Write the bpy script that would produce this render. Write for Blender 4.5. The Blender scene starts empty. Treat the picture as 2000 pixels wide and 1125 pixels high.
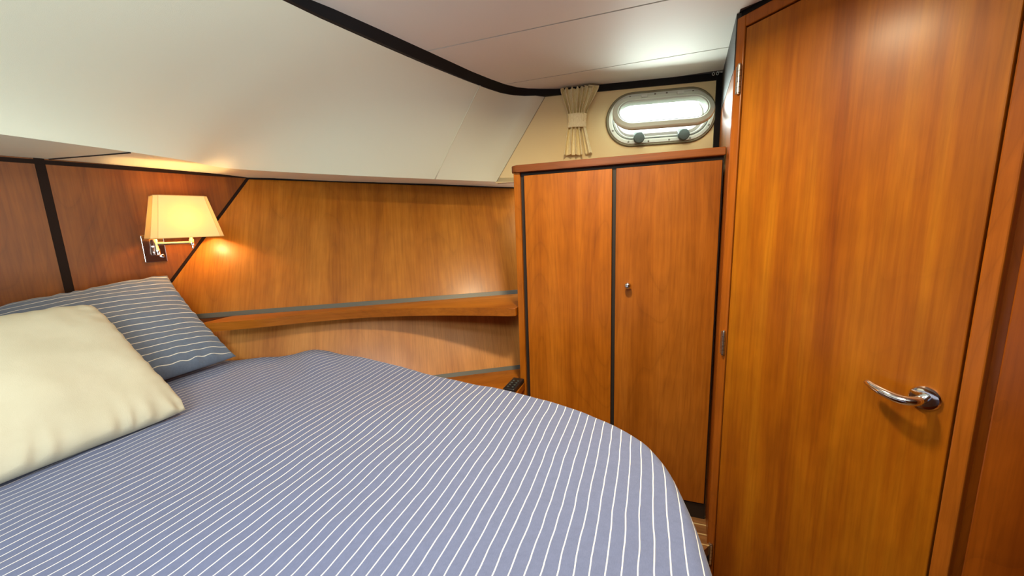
import bpy, bmesh, math, random
from mathutils import Vector, Matrix, noise
PI = math.pi
random.seed(4)
COL = bpy.context.scene.collection

# ------------------------------------------------------------------ helpers
def tag(o, label=None, cat=None, group=None, kind=None):
    if label: o['label'] = label
    if cat: o['category'] = cat
    if group: o['group'] = group
    if kind: o['kind'] = kind
    return o

def thing(name, loc, label=None, cat=None, group=None, kind=None):
    o = bpy.data.objects.new(name, None)
    o.empty_display_size = .05
    o.location = loc
    COL.objects.link(o)
    return tag(o, label, cat, group, kind)

def wloc(o):
    v = Vector((0, 0, 0))
    while o is not None:
        v += o.location
        o = o.parent
    return v

def build(name, bm, mat, parent=None, smooth=False, recalc=True, autosmooth=None, rot=None):
    """links bm (in world coordinates) as one mesh object"""
    if recalc:
        bmesh.ops.recalc_face_normals(bm, faces=bm.faces)
    me = bpy.data.meshes.new(name)
    if parent is None:
        xs = [v.co for v in bm.verts]
        org = Vector(((min(v.x for v in xs) + max(v.x for v in xs)) / 2, (min(v.y for v in xs) + max(v.y for v in xs)) / 2, min(v.z for v in xs)))
        sh = org
    else:
        org = Vector((0, 0, 0)); sh = wloc(parent)
    if rot is None:
        for v in bm.verts: v.co -= sh
    else:                                  # local axes follow the board, so the grain runs along it
        inv = rot.transposed()
        for v in bm.verts: v.co = inv @ (v.co - sh)
    bm.to_mesh(me); bm.free()
    o = bpy.data.objects.new(name, me)
    o.location = org
    if rot is not None: o.rotation_euler = rot.to_euler()
    if parent is not None: o.parent = parent
    COL.objects.link(o)
    mats = mat if isinstance(mat, (list, tuple)) else [mat]
    for m in mats: me.materials.append(m)
    if smooth:
        for p in me.polygons: p.use_smooth = True
        if autosmooth is not None:
            try: me.set_sharp_from_angle(angle=math.radians(autosmooth))
            except Exception: pass
    return o

def box(bm, x0, x1, y0, y1, z0, z1, bev=0, M=None, seg=2):
    vs = [bm.verts.new(p) for p in ((x0,y0,z0),(x1,y0,z0),(x1,y1,z0),(x0,y1,z0),(x0,y0,z1),(x1,y0,z1),(x1,y1,z1),(x0,y1,z1))]
    fs = [bm.faces.new([vs[i] for i in f]) for f in ((0,3,2,1),(4,5,6,7),(0,1,5,4),(1,2,6,5),(2,3,7,6),(3,0,4,7))]
    if bev:
        es = list({e for f in fs for e in f.edges})
        r = bmesh.ops.bevel(bm, geom=es, offset=bev, segments=seg, affect='EDGES', profile=.5)
        vs = list({v for v in vs if v.is_valid} | set(r['verts']))
    if M is not None:
        for v in vs: v.co = M @ v.co
    return vs

def prism(bm, poly, off, bev=0):
    """poly: 3D points, extruded by vector off"""
    off = Vector(off)
    a = [bm.verts.new(p) for p in poly]
    b = [bm.verts.new(Vector(p) + off) for p in poly]
    n = len(poly)
    fs = [bm.faces.new(a), bm.faces.new(b[::-1])]
    for i in range(n):
        fs.append(bm.faces.new((a[i], b[i], b[(i+1) % n], a[(i+1) % n])))
    if bev:
        es = list({e for f in fs for e in f.edges})
        bmesh.ops.bevel(bm, geom=es, offset=bev, segments=2, affect='EDGES', profile=.5)
    return fs

def strip(bm, A, B, off):
    """thick ribbon between two polylines A and B, thickness vector off"""
    off = Vector(off)
    n = len(A)
    a = [bm.verts.new(p) for p in A]; b = [bm.verts.new(p) for p in B]
    c = [bm.verts.new(Vector(p) + off) for p in A]; d = [bm.verts.new(Vector(p) + off) for p in B]
    for i in range(n - 1):
        bm.faces.new((a[i], a[i+1], b[i+1], b[i]))
        bm.faces.new((c[i], d[i], d[i+1], c[i+1]))
        bm.faces.new((a[i], c[i], c[i+1], a[i+1]))
        bm.faces.new((b[i], b[i+1], d[i+1], d[i]))
    bm.faces.new((a[0], b[0], d[0], c[0])); bm.faces.new((a[-1], c[-1], d[-1], b[-1]))

def tube(bm, pts, rad, n=14, cap=True, squash=None):
    """tube along points; rad number or list; round caps"""
    pts = [Vector(p) for p in pts]
    if not hasattr(rad, '__len__'): rad = [rad] * len(pts)
    rings = []
    up = None
    for i, p in enumerate(pts):
        t = (pts[min(i+1, len(pts)-1)] - pts[max(i-1, 0)]).normalized()
        if up is None:
            up = Vector((0,0,1)) if abs(t.z) < .9 else Vector((1,0,0))
        x = t.cross(up).normalized(); y = x.cross(t).normalized(); up = y
        k = squash or (1, 1)
        rings.append([bm.verts.new(p + (x * math.cos(2*PI*j/n) * k[0] + y * math.sin(2*PI*j/n) * k[1]) * rad[i]) for j in range(n)])
    for i in range(len(rings)-1):
        for j in range(n):
            bm.faces.new((rings[i][j], rings[i][(j+1) % n], rings[i+1][(j+1) % n], rings[i+1][j]))
    if cap:
        bm.faces.new(rings[0][::-1]); bm.faces.new(rings[-1])

def lathe(bm, prof, M, n=32):
    """prof: (r, h) list along local z, M places it"""
    rings = []
    for r, h in prof:
        if r < 1e-6: rings.append([bm.verts.new(M @ Vector((0, 0, h)))])
        else: rings.append([bm.verts.new(M @ Vector((r*math.cos(2*PI*j/n), r*math.sin(2*PI*j/n), h))) for j in range(n)])
    for a, b in zip(rings, rings[1:]):
        for j in range(n):
            k = (j+1) % n
            if len(a) == 1 and len(b) == 1: continue
            if len(a) == 1: bm.faces.new((a[0], b[k], b[j]))
            elif len(b) == 1: bm.faces.new((a[j], a[k], b[0]))
            else: bm.faces.new((a[j], a[k], b[k], b[j]))

def frame_M(o, x, y, z):
    x, y, z = Vector(x).normalized(), Vector(y).normalized(), Vector(z).normalized()
    m = Matrix((x, y, z)).transposed().to_4x4()
    m.translation = Vector(o)
    return m

# ------------------------------------------------------------------ materials
def newmat(name):
    m = bpy.data.materials.new(name); m.use_nodes = True
    nt = m.node_tree; nt.nodes.clear()
    out = nt.nodes.new('ShaderNodeOutputMaterial')
    b = nt.nodes.new('ShaderNodeBsdfPrincipled')
    nt.links.new(b.outputs[0], out.inputs[0])
    return m, nt, b
def N(nt, t, **k):
    n = nt.nodes.new(t)
    for a, v in k.items():
        if a.startswith('i_'): n.inputs[a[2:].replace('_', ' ')].default_value = v
        else: setattr(n, a, v)
    return n
def ramp(nt, stops, interp='LINEAR'):
    r = nt.nodes.new('ShaderNodeValToRGB'); r.color_ramp.interpolation = interp
    el = r.color_ramp.elements
    while len(el) < len(stops): el.new(.5)
    for e, (p, c) in zip(el, stops): e.position = p; e.color = (*c, 1) if len(c) == 3 else c
    return r
def plain(name, col, rough=.5, metal=0, bump=0, bscale=400, coat=0, spec=.5):
    m, nt, b = newmat(name)
    b.inputs['Base Color'].default_value = (*col, 1)
    b.inputs['Roughness'].default_value = rough
    b.inputs['Metallic'].default_value = metal
    b.inputs['Coat Weight'].default_value = coat
    b.inputs['Specular IOR Level'].default_value = spec
    tc = N(nt, 'ShaderNodeTexCoord')
    no = N(nt, 'ShaderNodeTexNoise', i_Scale=bscale, i_Detail=3)
    nt.links.new(tc.outputs['Object'], no.inputs['Vector'])
    if bump:
        bp = N(nt, 'ShaderNodeBump', i_Strength=bump, i_Distance=.002)
        nt.links.new(no.outputs[0], bp.inputs['Height']); nt.links.new(bp.outputs[0], b.inputs['Normal'])
    mx = N(nt, 'ShaderNodeMix', data_type='RGBA')
    mx.inputs[0].default_value = .12
    mx.inputs['A'].default_value = (*col, 1)
    hv = N(nt, 'ShaderNodeMix', data_type='RGBA', blend_type='MULTIPLY'); hv.inputs[0].default_value = .25
    hv.inputs['A'].default_value = (*col, 1)
    nt.links.new(no.outputs[0], hv.inputs['B'])
    nt.links.new(hv.outputs['Result'], mx.inputs['B'])
    nt.links.new(mx.outputs['Result'], b.inputs['Base Color'])
    return m

def wood(name, dark, mid, light, axis='Z', rough=.38, rot=0, band=1.0, seed=0.0, coat=.08, fig=.5):
    """satin cherry veneer: long grain along one axis, soft vertical bands, pores and cathedral figure"""
    m, nt, b = newmat(name)
    L = nt.links.new
    tc = N(nt, 'ShaderNodeTexCoord')
    def mp(sa, sl, off):
        s = {'X': (sl, sa, sa), 'Y': (sa, sl, sa), 'Z': (sa, sa, sl)}[axis]
        n = N(nt, 'ShaderNodeMapping'); n.inputs['Scale'].default_value = s
        n.inputs['Location'].default_value = (off + seed, off * .7 + seed * 1.3, off * .3 + seed)
        n.inputs['Rotation'].default_value = (0, 0, 0)
        L(tc.outputs['Object'], n.inputs['Vector']); return n
    m1 = mp(9 * band, .7, 3.1); n1 = N(nt, 'ShaderNodeTexNoise', i_Scale=1.0, i_Detail=3, i_Roughness=.55, i_Distortion=.3); L(m1.outputs[0], n1.inputs['Vector'])
    m2 = mp(120, 4.5, 7.7); n2 = N(nt, 'ShaderNodeTexNoise', i_Scale=1.0, i_Detail=4, i_Roughness=.65); L(m2.outputs[0], n2.inputs['Vector'])
    # cathedral figure: contour lines of a stretched noise
    m3 = mp(3.2, .55, 1.3); n3 = N(nt, 'ShaderNodeTexNoise', i_Scale=1.0, i_Detail=1.5, i_Roughness=.4); L(m3.outputs[0], n3.inputs['Vector'])
    mu = N(nt, 'ShaderNodeMath', operation='MULTIPLY'); mu.inputs[1].default_value = 26; L(n3.outputs[0], mu.inputs[0])
    fr = N(nt, 'ShaderNodeMath', operation='FRACT'); L(mu.outputs[0], fr.inputs[0])
    rc = ramp(nt, [(0, (0,0,0)), (.12, (.75,.75,.75)), (.8, (1,1,1)), (1, (.55,.55,.55))]); L(fr.outputs[0], rc.inputs[0])
    # mottled curl
    m4 = mp(16, 9, 5.5); n4 = N(nt, 'ShaderNodeTexNoise', i_Scale=1.0, i_Detail=2, i_Roughness=.5); L(m4.outputs[0], n4.inputs['Vector'])
    r1 = ramp(nt, [(.28, dark), (.5, mid), (.74, light)]); L(n1.outputs[0], r1.inputs[0])
    x1 = N(nt, 'ShaderNodeMix', data_type='RGBA', blend_type='MULTIPLY'); x1.inputs[0].default_value = fig * .32
    L(r1.outputs[0], x1.inputs['A']); L(rc.outputs[0], x1.inputs['B'])
    r2 = ramp(nt, [(.35, (.62,.55,.5)), (.6, (1.06,1.06,1.06))]); L(n2.outputs[0], r2.inputs[0])
    x2 = N(nt, 'ShaderNodeMix', data_type='RGBA', blend_type='MULTIPLY'); x2.inputs[0].default_value = .42
    L(x1.outputs['Result'], x2.inputs['A']); L(r2.outputs[0], x2.inputs['B'])
    r4 = ramp(nt, [(.3, (.8,.78,.76)), (.7, (1.12,1.12,1.1))]); L(n4.outputs[0], r4.inputs[0])
    x3 = N(nt, 'ShaderNodeMix', data_type='RGBA', blend_type='MULTIPLY'); x3.inputs[0].default_value = .5
    L(x2.outputs['Result'], x3.inputs['A']); L(r4.outputs[0], x3.inputs['B'])
    L(x3.outputs['Result'], b.inputs['Base Color'])
    b.inputs['Roughness'].default_value = rough
    b.inputs['Coat Weight'].default_value = coat
    b.inputs['Coat Roughness'].default_value = .25
    b.inputs['Specular IOR Level'].default_value = .22
    bp = N(nt, 'ShaderNodeBump', i_Strength=.08, i_Distance=.001); L(n2.outputs[0], bp.inputs['Height']); L(bp.outputs[0], b.inputs['Normal'])
    return m

CD, CM, CL = (.31,.080,.004), (.45,.130,.007), (.54,.170,.012)
M_cab = wood('cherry_wood_cabinet', CD, CM, CL, 'Z', seed=.0, band=1.2)
M_cab2 = wood('cherry_wood_cabinet_door', (.28,.075,.004), (.38,.112,.009), (.46,.148,.016), 'Z', seed=5.3, band=1.2)
M_door = wood('cherry_wood_door', (.25,.058,.002), (.37,.105,.003), (.48,.168,.006), 'Z', seed=2.2, band=1.6, rough=.42, coat=.22, fig=.18)
M_frame = wood('cherry_wood_frame', (.28,.068,.005), (.37,.098,.008), (.43,.125,.012), 'Z', seed=9.2, band=1.0, rough=.32, coat=.2)
M_bulk = wood('cherry_wood_bulkhead', (.18,.036,.002), (.25,.056,.003), (.31,.075,.005), 'Z', seed=4.4, band=1.8, rough=.32, coat=.35)
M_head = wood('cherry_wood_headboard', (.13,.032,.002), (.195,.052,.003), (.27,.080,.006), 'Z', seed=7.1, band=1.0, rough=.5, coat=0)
M_hull = wood('cherry_wood_hull_panel', (.30,.090,.008), (.40,.135,.012), (.48,.18,.020), 'Z', seed=1.4, band=.8, rough=.36, fig=.4, coat=.25)
M_hull_lit = wood('cherry_wood_hull_panel_lit', (.42,.15,.03), (.54,.22,.05), (.62,.27,.07), 'Z', seed=3.4, band=.8, rough=.36, fig=.3, coat=.25)  # same hull cherry lightened: the light on the lower panel put into its colour
M_shelf = wood('cherry_wood_shelf', (.29,.080,.005), (.38,.115,.008), (.45,.15,.012), 'X', seed=3.9, rough=.35)
M_top = wood('cherry_wood_top_board', (.20,.058,.014), (.28,.085,.019), (.34,.112,.026), 'X', seed=6.6, rough=.36)
M_black = plain('black_vinyl_trim', (.007,.006,.007), .55, bump=.3, bscale=900, spec=.2)
M_bstrip = plain('brown_black_joint_strip', (.018,.009,.006), .75, spec=.06)
M_dark = plain('dark_brown_recess', (.022,.014,.010), .6)
M_gap = plain('dark_red_gap', (.05,.006,.003), .6)
M_grey = plain('grey_aluminium_trim', (.105,.10,.085), .45, metal=.3)
M_chrome = plain('polished_chrome', (.83,.83,.85), .09, metal=1)
M_steel = plain('brushed_hinge_steel', (.55,.52,.47), .3, metal=1)
M_vinyl = plain('cream_vinyl_lining', (.80,.80,.64), .62, bump=.25, bscale=700, spec=.3)
M_ceil = plain('white_ceiling_lining', (.82,.80,.72), .6, bump=.2, bscale=700, spec=.3)
M_seam = plain('lining_seam', (.10,.075,.055), .8)
M_port = plain('cream_porthole_lining', (.84,.68,.38), .7, bump=.25, bscale=700, spec=.3)
M_white = plain('white_plastic', (.58,.59,.54), .35)
M_sash = plain('pale_grey_sash', (.72,.77,.68), .38)
M_knob = plain('dark_grey_rubber_knob', (.055,.075,.075), .55)
M_screw = plain('dull_screw_metal', (.22,.2,.17), .4, metal=.8)
M_plastic = plain('black_plastic', (.014,.014,.016), .35)
M_plate = plain('dark_chrome_plate', (.36,.27,.24), .14, metal=1)
M_duct = plain('pillow_seam_cream', (.66,.6,.46), .85)

def cloth(name, col, line, spacing=.0243, width=.0022, phase=0., warp=.0022, along='Y', bump=.25):
    m, nt, b = newmat(name); L = nt.links.new
    uv = N(nt, 'ShaderNodeUVMap')
    sp = N(nt, 'ShaderNodeSeparateXYZ'); L(uv.outputs[0], sp.inputs[0])
    no = N(nt, 'ShaderNodeTexNoise', i_Scale=7.0, i_Detail=2.5, i_Roughness=.55); L(uv.outputs[0], no.inputs['Vector'])
    a = N(nt, 'ShaderNodeMath', operation='MULTIPLY_ADD'); L(no.outputs[0], a.inputs[0]); a.inputs[1].default_value = warp * 6; a.inputs[2].default_value = phase - warp * 3
    s = N(nt, 'ShaderNodeMath', operation='ADD'); L(sp.outputs[0], s.inputs[0]); L(a.outputs[0], s.inputs[1])
    d = N(nt, 'ShaderNodeMath', operation='DIVIDE'); L(s.outputs[0], d.inputs[0]); d.inputs[1].default_value = spacing
    ad = N(nt, 'ShaderNodeMath', operation='ADD'); L(d.outputs[0], ad.inputs[0]); ad.inputs[1].default_value = 100.5
    f = N(nt, 'ShaderNodeMath', operation='FRACT'); L(ad.outputs[0], f.inputs[0])
    c = N(nt, 'ShaderNodeMath', operation='SUBTRACT'); L(f.outputs[0], c.inputs[0]); c.inputs[1].default_value = .5
    ab = N(nt, 'ShaderNodeMath', operation='ABSOLUTE'); L(c.outputs[0], ab.inputs[0])
    h = width / spacing / 2
    mr = N(nt, 'ShaderNodeMapRange'); L(ab.outputs[0], mr.inputs['Value'])
    mr.inputs['From Min'].default_value = h * .75; mr.inputs['From Max'].default_value = h * 1.25
    mr.inputs['To Min'].default_value = 1; mr.inputs['To Max'].default_value = 0
    # chambray mottling of the dyed threads
    mp = N(nt, 'ShaderNodeMapping'); mp.inputs['Scale'].default_value = (700, 160, 1); L(uv.outputs[0], mp.inputs[0])
    n2 = N(nt, 'ShaderNodeTexNoise', i_Scale=1.0, i_Detail=3, i_Roughness=.7); L(mp.outputs[0], n2.inputs['Vector'])
    n3 = N(nt, 'ShaderNodeTexNoise', i_Scale=60.0, i_Detail=4, i_Roughness=.7); L(uv.outputs[0], n3.inputs['Vector'])
    av = N(nt, 'ShaderNodeMath', operation='ADD'); L(n2.outputs[0], av.inputs[0]); L(n3.outputs[0], av.inputs[1])
    hf = N(nt, 'ShaderNodeMath', operation='MULTIPLY'); L(av.outputs[0], hf.inputs[0]); hf.inputs[1].default_value = .5
    r = ramp(nt, [(.3, tuple(v * .86 for v in col)), (.7, tuple(v * 1.14 for v in col))]); L(hf.outputs[0], r.inputs[0])
    mx = N(nt, 'ShaderNodeMix', data_type='RGBA'); L(mr.outputs[0], mx.inputs[0]); L(r.outputs[0], mx.inputs['A']); mx.inputs['B'].default_value = (*line, 1)
    L(mx.outputs['Result'], b.inputs['Base Color'])
    b.inputs['Roughness'].default_value = .85; b.inputs['Specular IOR Level'].default_value = .15
    b.inputs['Sheen Weight'].default_value = .15
    bp = N(nt, 'ShaderNodeBump', i_Strength=bump, i_Distance=.0008); L(n2.outputs[0], bp.inputs['Height']); L(bp.outputs[0], b.inputs['Normal'])
    return m
M_spread = cloth('blue_striped_bedspread_cotton', (.148,.180,.325), (.86,.86,.88), phase=.0, warp=.0016)
M_pcase = cloth('blue_striped_pillow_cotton', (.125,.15,.205), (.66,.62,.54), spacing=.027, phase=.008, width=.0026, warp=.0025)

def curtain_mat():
    m, nt, b = newmat('cream_curtain_cloth'); L = nt.links.new
    tc = N(nt, 'ShaderNodeTexCoord'); mp = N(nt, 'ShaderNodeMapping'); mp.inputs['Scale'].default_value = (300, 300, 120); L(tc.outputs['Object'], mp.inputs[0])
    n = N(nt, 'ShaderNodeTexNoise', i_Scale=1.0, i_Detail=2); L(mp.outputs[0], n.inputs['Vector'])
    r = ramp(nt, [(.3, (.82,.72,.44)), (.7, (.95,.86,.58))]); L(n.outputs[0], r.inputs[0]); L(r.outputs[0], b.inputs['Base Color'])
    b.inputs['Roughness'].default_value = .85
    bp = N(nt, 'ShaderNodeBump', i_Strength=.3, i_Distance=.001); L(n.outputs[0], bp.inputs['Height']); L(bp.outputs[0], b.inputs['Normal'])
    return m
M_curt = curtain_mat()

def fabric_cream():
    m, nt, b = newmat('cream_woven_cushion_cloth'); L = nt.links.new
    tc = N(nt, 'ShaderNodeTexCoord')
    n = N(nt, 'ShaderNodeTexNoise', i_Scale=5.0, i_Detail=4, i_Roughness=.6); L(tc.outputs['Object'], n.inputs['Vector'])
    w = N(nt, 'ShaderNodeTexNoise', i_Scale=420.0, i_Detail=2); L(tc.outputs['Object'], w.inputs['Vector'])
    r = ramp(nt, [(.3, (.50,.455,.34)), (.7, (.58,.535,.41))]); L(n.outputs[0], r.inputs[0]); L(r.outputs[0], b.inputs['Base Color'])
    b.inputs['Roughness'].default_value = .9; b.inputs['Specular IOR Level'].default_value = .1
    bp = N(nt, 'ShaderNodeBump', i_Strength=.35, i_Distance=.0012); L(w.outputs[0], bp.inputs['Height']); L(bp.outputs[0], b.inputs['Normal'])
    return m
M_cream = fabric_cream()

def shade_mat():
    m = bpy.data.materials.new('lit_lampshade_linen'); m.use_nodes = True; nt = m.node_tree; nt.nodes.clear(); L = nt.links.new
    out = N(nt, 'ShaderNodeOutputMaterial')
    d = N(nt, 'ShaderNodeBsdfDiffuse'); d.inputs['Color'].default_value = (.78,.60,.30,1)
    t = N(nt, 'ShaderNodeBsdfTranslucent')
    tc = N(nt, 'ShaderNodeTexCoord'); n = N(nt, 'ShaderNodeTexNoise', i_Scale=30.0, i_Detail=4); L(tc.outputs['Object'], n.inputs['Vector'])
    r = ramp(nt, [(.3, (.90,.61,.13)), (.7, (.94,.66,.17))]); L(n.outputs[0], r.inputs[0]); L(r.outputs[0], t.inputs['Color'])
    mx = N(nt, 'ShaderNodeMixShader'); mx.inputs[0].default_value = .075
    L(d.outputs[0], mx.inputs[1]); L(t.outputs[0], mx.inputs[2]); L(mx.outputs[0], out.inputs[0])
    return m
M_shade = shade_mat()
M_piping = plain('shade_edge_tape', (.70,.45,.16), .7)

def glass_mat():
    m = bpy.data.materials.new('clear_porthole_pane'); m.use_nodes = True; nt = m.node_tree; nt.nodes.clear(); L = nt.links.new
    out = N(nt, 'ShaderNodeOutputMaterial')
    t = N(nt, 'ShaderNodeBsdfTransparent'); t.inputs['Color'].default_value = (.95,.98,.98,1)
    g = N(nt, 'ShaderNodeBsdfGlossy'); g.inputs['Roughness'].default_value = .04
    mx = N(nt, 'ShaderNodeMixShader'); mx.inputs[0].default_value = .07; L(t.outputs[0], mx.inputs[1]); L(g.outputs[0], mx.inputs[2]); L(mx.outputs[0], out.inputs[0])
    return m
M_glass = glass_mat()

def floor_mat():
    m, nt, b = newmat('teak_and_holly_floor'); L = nt.links.new
    tc = N(nt, 'ShaderNodeTexCoord'); sp = N(nt, 'ShaderNodeSeparateXYZ'); L(tc.outputs['Object'], sp.inputs[0])
    d = N(nt, 'ShaderNodeMath', operation='MULTIPLY_ADD'); L(sp.outputs[1], d.inputs[0]); d.inputs[1].default_value = 1/.052; d.inputs[2].default_value = FLOOR_PH
    f = N(nt, 'ShaderNodeMath', operation='FRACT'); L(d.outputs[0], f.inputs[0])
    r = ramp(nt, [(0, (0,0,0)), (.87, (0,0,0)), (.88, (1,1,1)), (1, (1,1,1))], 'CONSTANT'); L(f.outputs[0], r.inputs[0])
    mp = N(nt, 'ShaderNodeMapping'); mp.inputs['Scale'].default_value = (4, 90, 10); L(tc.outputs['Object'], mp.inputs[0])
    n = N(nt, 'ShaderNodeTexNoise', i_Scale=1.0, i_Detail=3); L(mp.outputs[0], n.inputs['Vector'])
    rw = ramp(nt, [(.3, (.20,.085,.03)), (.7, (.32,.15,.055))]); L(n.outputs[0], rw.inputs[0])
    mx = N(nt, 'ShaderNodeMix', data_type='RGBA'); L(r.outputs[0], mx.inputs[0]); L(rw.outputs[0], mx.inputs['A']); mx.inputs['B'].default_value = (.62,.45,.22,1)
    L(mx.outputs['Result'], b.inputs['Base Color']); b.inputs['Roughness'].default_value = .35
    return m
FLOOR_PH = 20.45
M_floor = floor_mat()

# ------------------------------------------------------------------ setting geometry
ZC = 1.86                                             # ceiling height
HN = Vector((.9554, -.2952, 0)); HD = -2.2863          # headboard bulkhead (vertical, curved off the beam)
HV = Vector((.2952, .9554, 0))
def head_pt(y, z, off=0.):                             # point of the bulkhead at this y
    return Vector(((HD + off + .2952 * y) / .9554, y, z))
PD = 1.50898                                           # hull panel leans outwards: -.534x + .846y - .5z = PD
PU = Vector((.846, .534, 0)); PN = Vector((.534, -.846, .5)).normalized()
def hull_pt(x, z, off=0.):
    return Vector((x, (PD + .534 * x + .5 * z) / .846, z)) + PN * off
WN = Vector((-.1564, .9877, 0)); WT = Vector((.9877, .1564, 0)); WD = 1.90614   # porthole wall
def port_pt(t, z, off=0.):                             # off: towards the cabin
    return WN * (WD - off) + WT * t + Vector((0, 0, z))

def struct(name, bm, mat, **k):
    o = build(name, bm, mat, **k); o['kind'] = 'structure'; return o

# floor
# upper floor in front of the wardrobe, one step above the floor at the door
bm = bmesh.new(); prism(bm, [(-3.2,1.412,-.04),(.236,1.412,-.04),(.258,1.442,-.04),(.285,1.50,-.04),(.34,2.35,-.04),(-3.2,2.35,-.04)], (0,0,.04)); o = struct('floor', bm, M_floor); o['label'] = 'boarded floor platform in front of the wardrobe'
bm = bmesh.new(); box(bm, -3.2, 2.6, -2.2, 1.9, -.26, -.22); o = struct('floor', bm, M_floor); o['label'] = 'lower cabin floor beside the bed'
bm = bmesh.new(); prism(bm, [(-.6,1.418,-.22),(.234,1.418,-.22),(.256,1.446,-.22),(.256,1.47,-.22),(-.6,1.47,-.22)], (0,0,.18)); o = struct('trim_16', bm, M_dark); o['label'] = 'dark riser of the floor step'

# curves of the cream coaming above the bed head
S_TOP = [(-1.32,-2.2),(-1.16,-1.2),(-1.02,-.2),(-.945,.5),(-.894,.815),(-.841,.953),(-.798,1.095),(-.740,1.297),(-.680,1.512),(-.640,1.625),(-.606,1.706),(-.570,1.762),(-.530,1.798),(-.477,1.830),(-.399,1.867),(-.224,1.896),(.294,1.977)]
S_BOT = [(-1.30,-2.2),(-1.14,-1.2),(-1.00,-.2),(-.93,.5),(-.881,.80),(-.857,.93),(-.815,1.10),(-.762,1.313),(-.702,1.52),(-.662,1.64),(-.628,1.72),(-.590,1.770),(-.545,1.803),(-.477,1.828),(-.399,1.858)]

# ceiling: planked lining, seams run across the boat
seams = [-2.2, -.92, -.48, -.04, .42, .85, 1.283, 1.703, 1.99]
def ceil_left(y):
    for (x0, y0), (x1, y1) in zip(S_TOP, S_TOP[1:]):
        if y0 <= y <= y1: return x0 + (x1 - x0) * (y - y0) / (y1 - y0)
    return .3
bm = bmesh.new()
for y0, y1 in zip(seams, seams[1:]):
    ys = [y0 + .003 + (y1 - y0 - .006) * i / 6 for i in range(7)]
    L_ = []; R_ = []
    for y in ys:
        xr = 2.5
        if y > 1.977: continue
        xl = ceil_left(y) - .02
        if y > 1.40: xr = .245 + .09 * (y - 1.45) + .01
        elif y > -.6: xr = min(2.5, .25 + (1.455 - y) * .9 + .03)
        L_.append((xl, y)); R_.append((xr, y))
    poly = L_ + R_[::-1]
    prism(bm, [(x, y, ZC) for x, y in poly], (0, 0, .03))
for v in bm.verts: pass
ceil = struct('ceiling', bm, M_ceil)
bm = bmesh.new(); prism(bm, [(-3.2,-2.2,ZC+.004),(2.6,-2.2,ZC+.004),(2.6,1.9,ZC+.004),(.62,2.04,ZC+.004),(-.42,1.875,ZC+.004),(-3.2,1.875,ZC+.004)], (0,0,.05))
b = struct('ceiling', bm, M_seam); b['label'] = 'seam backing above the ceiling planks'
b.parent = ceil; b.location = b.location - ceil.location; b.name = 'seam_backing'; del b['kind']

# dark trim between ceiling and coaming, running on along the porthole wall
bm = bmesh.new()
A = [(x, y, ZC) for x, y in S_TOP]
B = [(x, y, ZC - .025) for x, y in S_BOT] + [tuple(port_pt(.06, ZC - .026, .004)), tuple(port_pt(.59, ZC - .026, .004))]
# resample so both polylines match
A[-2] = tuple(port_pt(.06, ZC, .004)); A[-1] = tuple(port_pt(.59, ZC, .004))
A = [Vector(p) + Vector((.003, -.002, 0)) for p in A]; B = [Vector(p) + Vector((.003, -.002, -.003)) for p in B]
strip(bm, A, B, (-.02, .03, 0))
o = struct('trim_1', bm, M_black, smooth=True, autosmooth=40)
o['label'] = 'black padded trim between the ceiling and the cream linings'

# cream coaming (sloping face over the bed head) and its corner panel
E_EDGE = [(-1.80,-2.2,1.55),(-1.77,-1.2,1.553),(-1.745,-.2,1.556),(-1.748,.3,1.556),(-1.754,.6,1.556),(-1.762,.87,1.555),(-1.782,1.09,1.553),(-1.808,1.285,1.547),(-1.62,1.345,1.528),(-1.379,1.45,1.505),(-1.17,1.56,1.49),(-.965,1.664,1.475)]
def interp(pts, f):
    L = [0]
    for p, q in zip(pts, pts[1:]): L.append(L[-1] + (Vector(q) - Vector(p)).length)
    s = f * L[-1]
    for i in range(len(pts) - 1):
        if s <= L[i+1] + 1e-9:
            t = (s - L[i]) / max(L[i+1] - L[i], 1e-9)
            return Vector(pts[i]).lerp(Vector(pts[i+1]), t)
    return Vector(pts[-1])
# main face: from the tail to the first seam
S3 = [(x, y, ZC - .025) for x, y in S_BOT]
mainS = S3[:9]
mainS = mainS[:-1] + [(-.677, 1.595, ZC - .025)]
cornerS = [(-.677, 1.595, ZC - .025), (-.662,1.64,ZC-.025), (-.628,1.72,ZC-.025), (-.590,1.770,ZC-.025), (-.545,1.803,ZC-.025), (-.497,1.822,ZC-.025), tuple(port_pt(-.164, ZC - .025))]
cornerE = [(-.965,1.664,1.475), (-.84,1.74,1.467), tuple(port_pt(-.415, 1.459))]
def ruled(bm, E, S, nu, nv, bulge=0., th=.03):
    g = []
    for i in range(nu + 1):
        e = interp(E, i / nu); s = interp(S, i / nu); row = []
        for j in range(nv + 1):
            p = e.lerp(s, j / nv)
            row.append(bm.verts.new(p + Vector((.3, -.2, -.5)) * bulge * math.sin(PI * j / nv)))
        g.append(row)
    for i in range(nu):
        for j in range(nv):
            bm.faces.new((g[i][j], g[i+1][j], g[i+1][j+1], g[i][j+1]))
def ymatch(E, S, pairs):
    pass
bm = bmesh.new(); 
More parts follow.
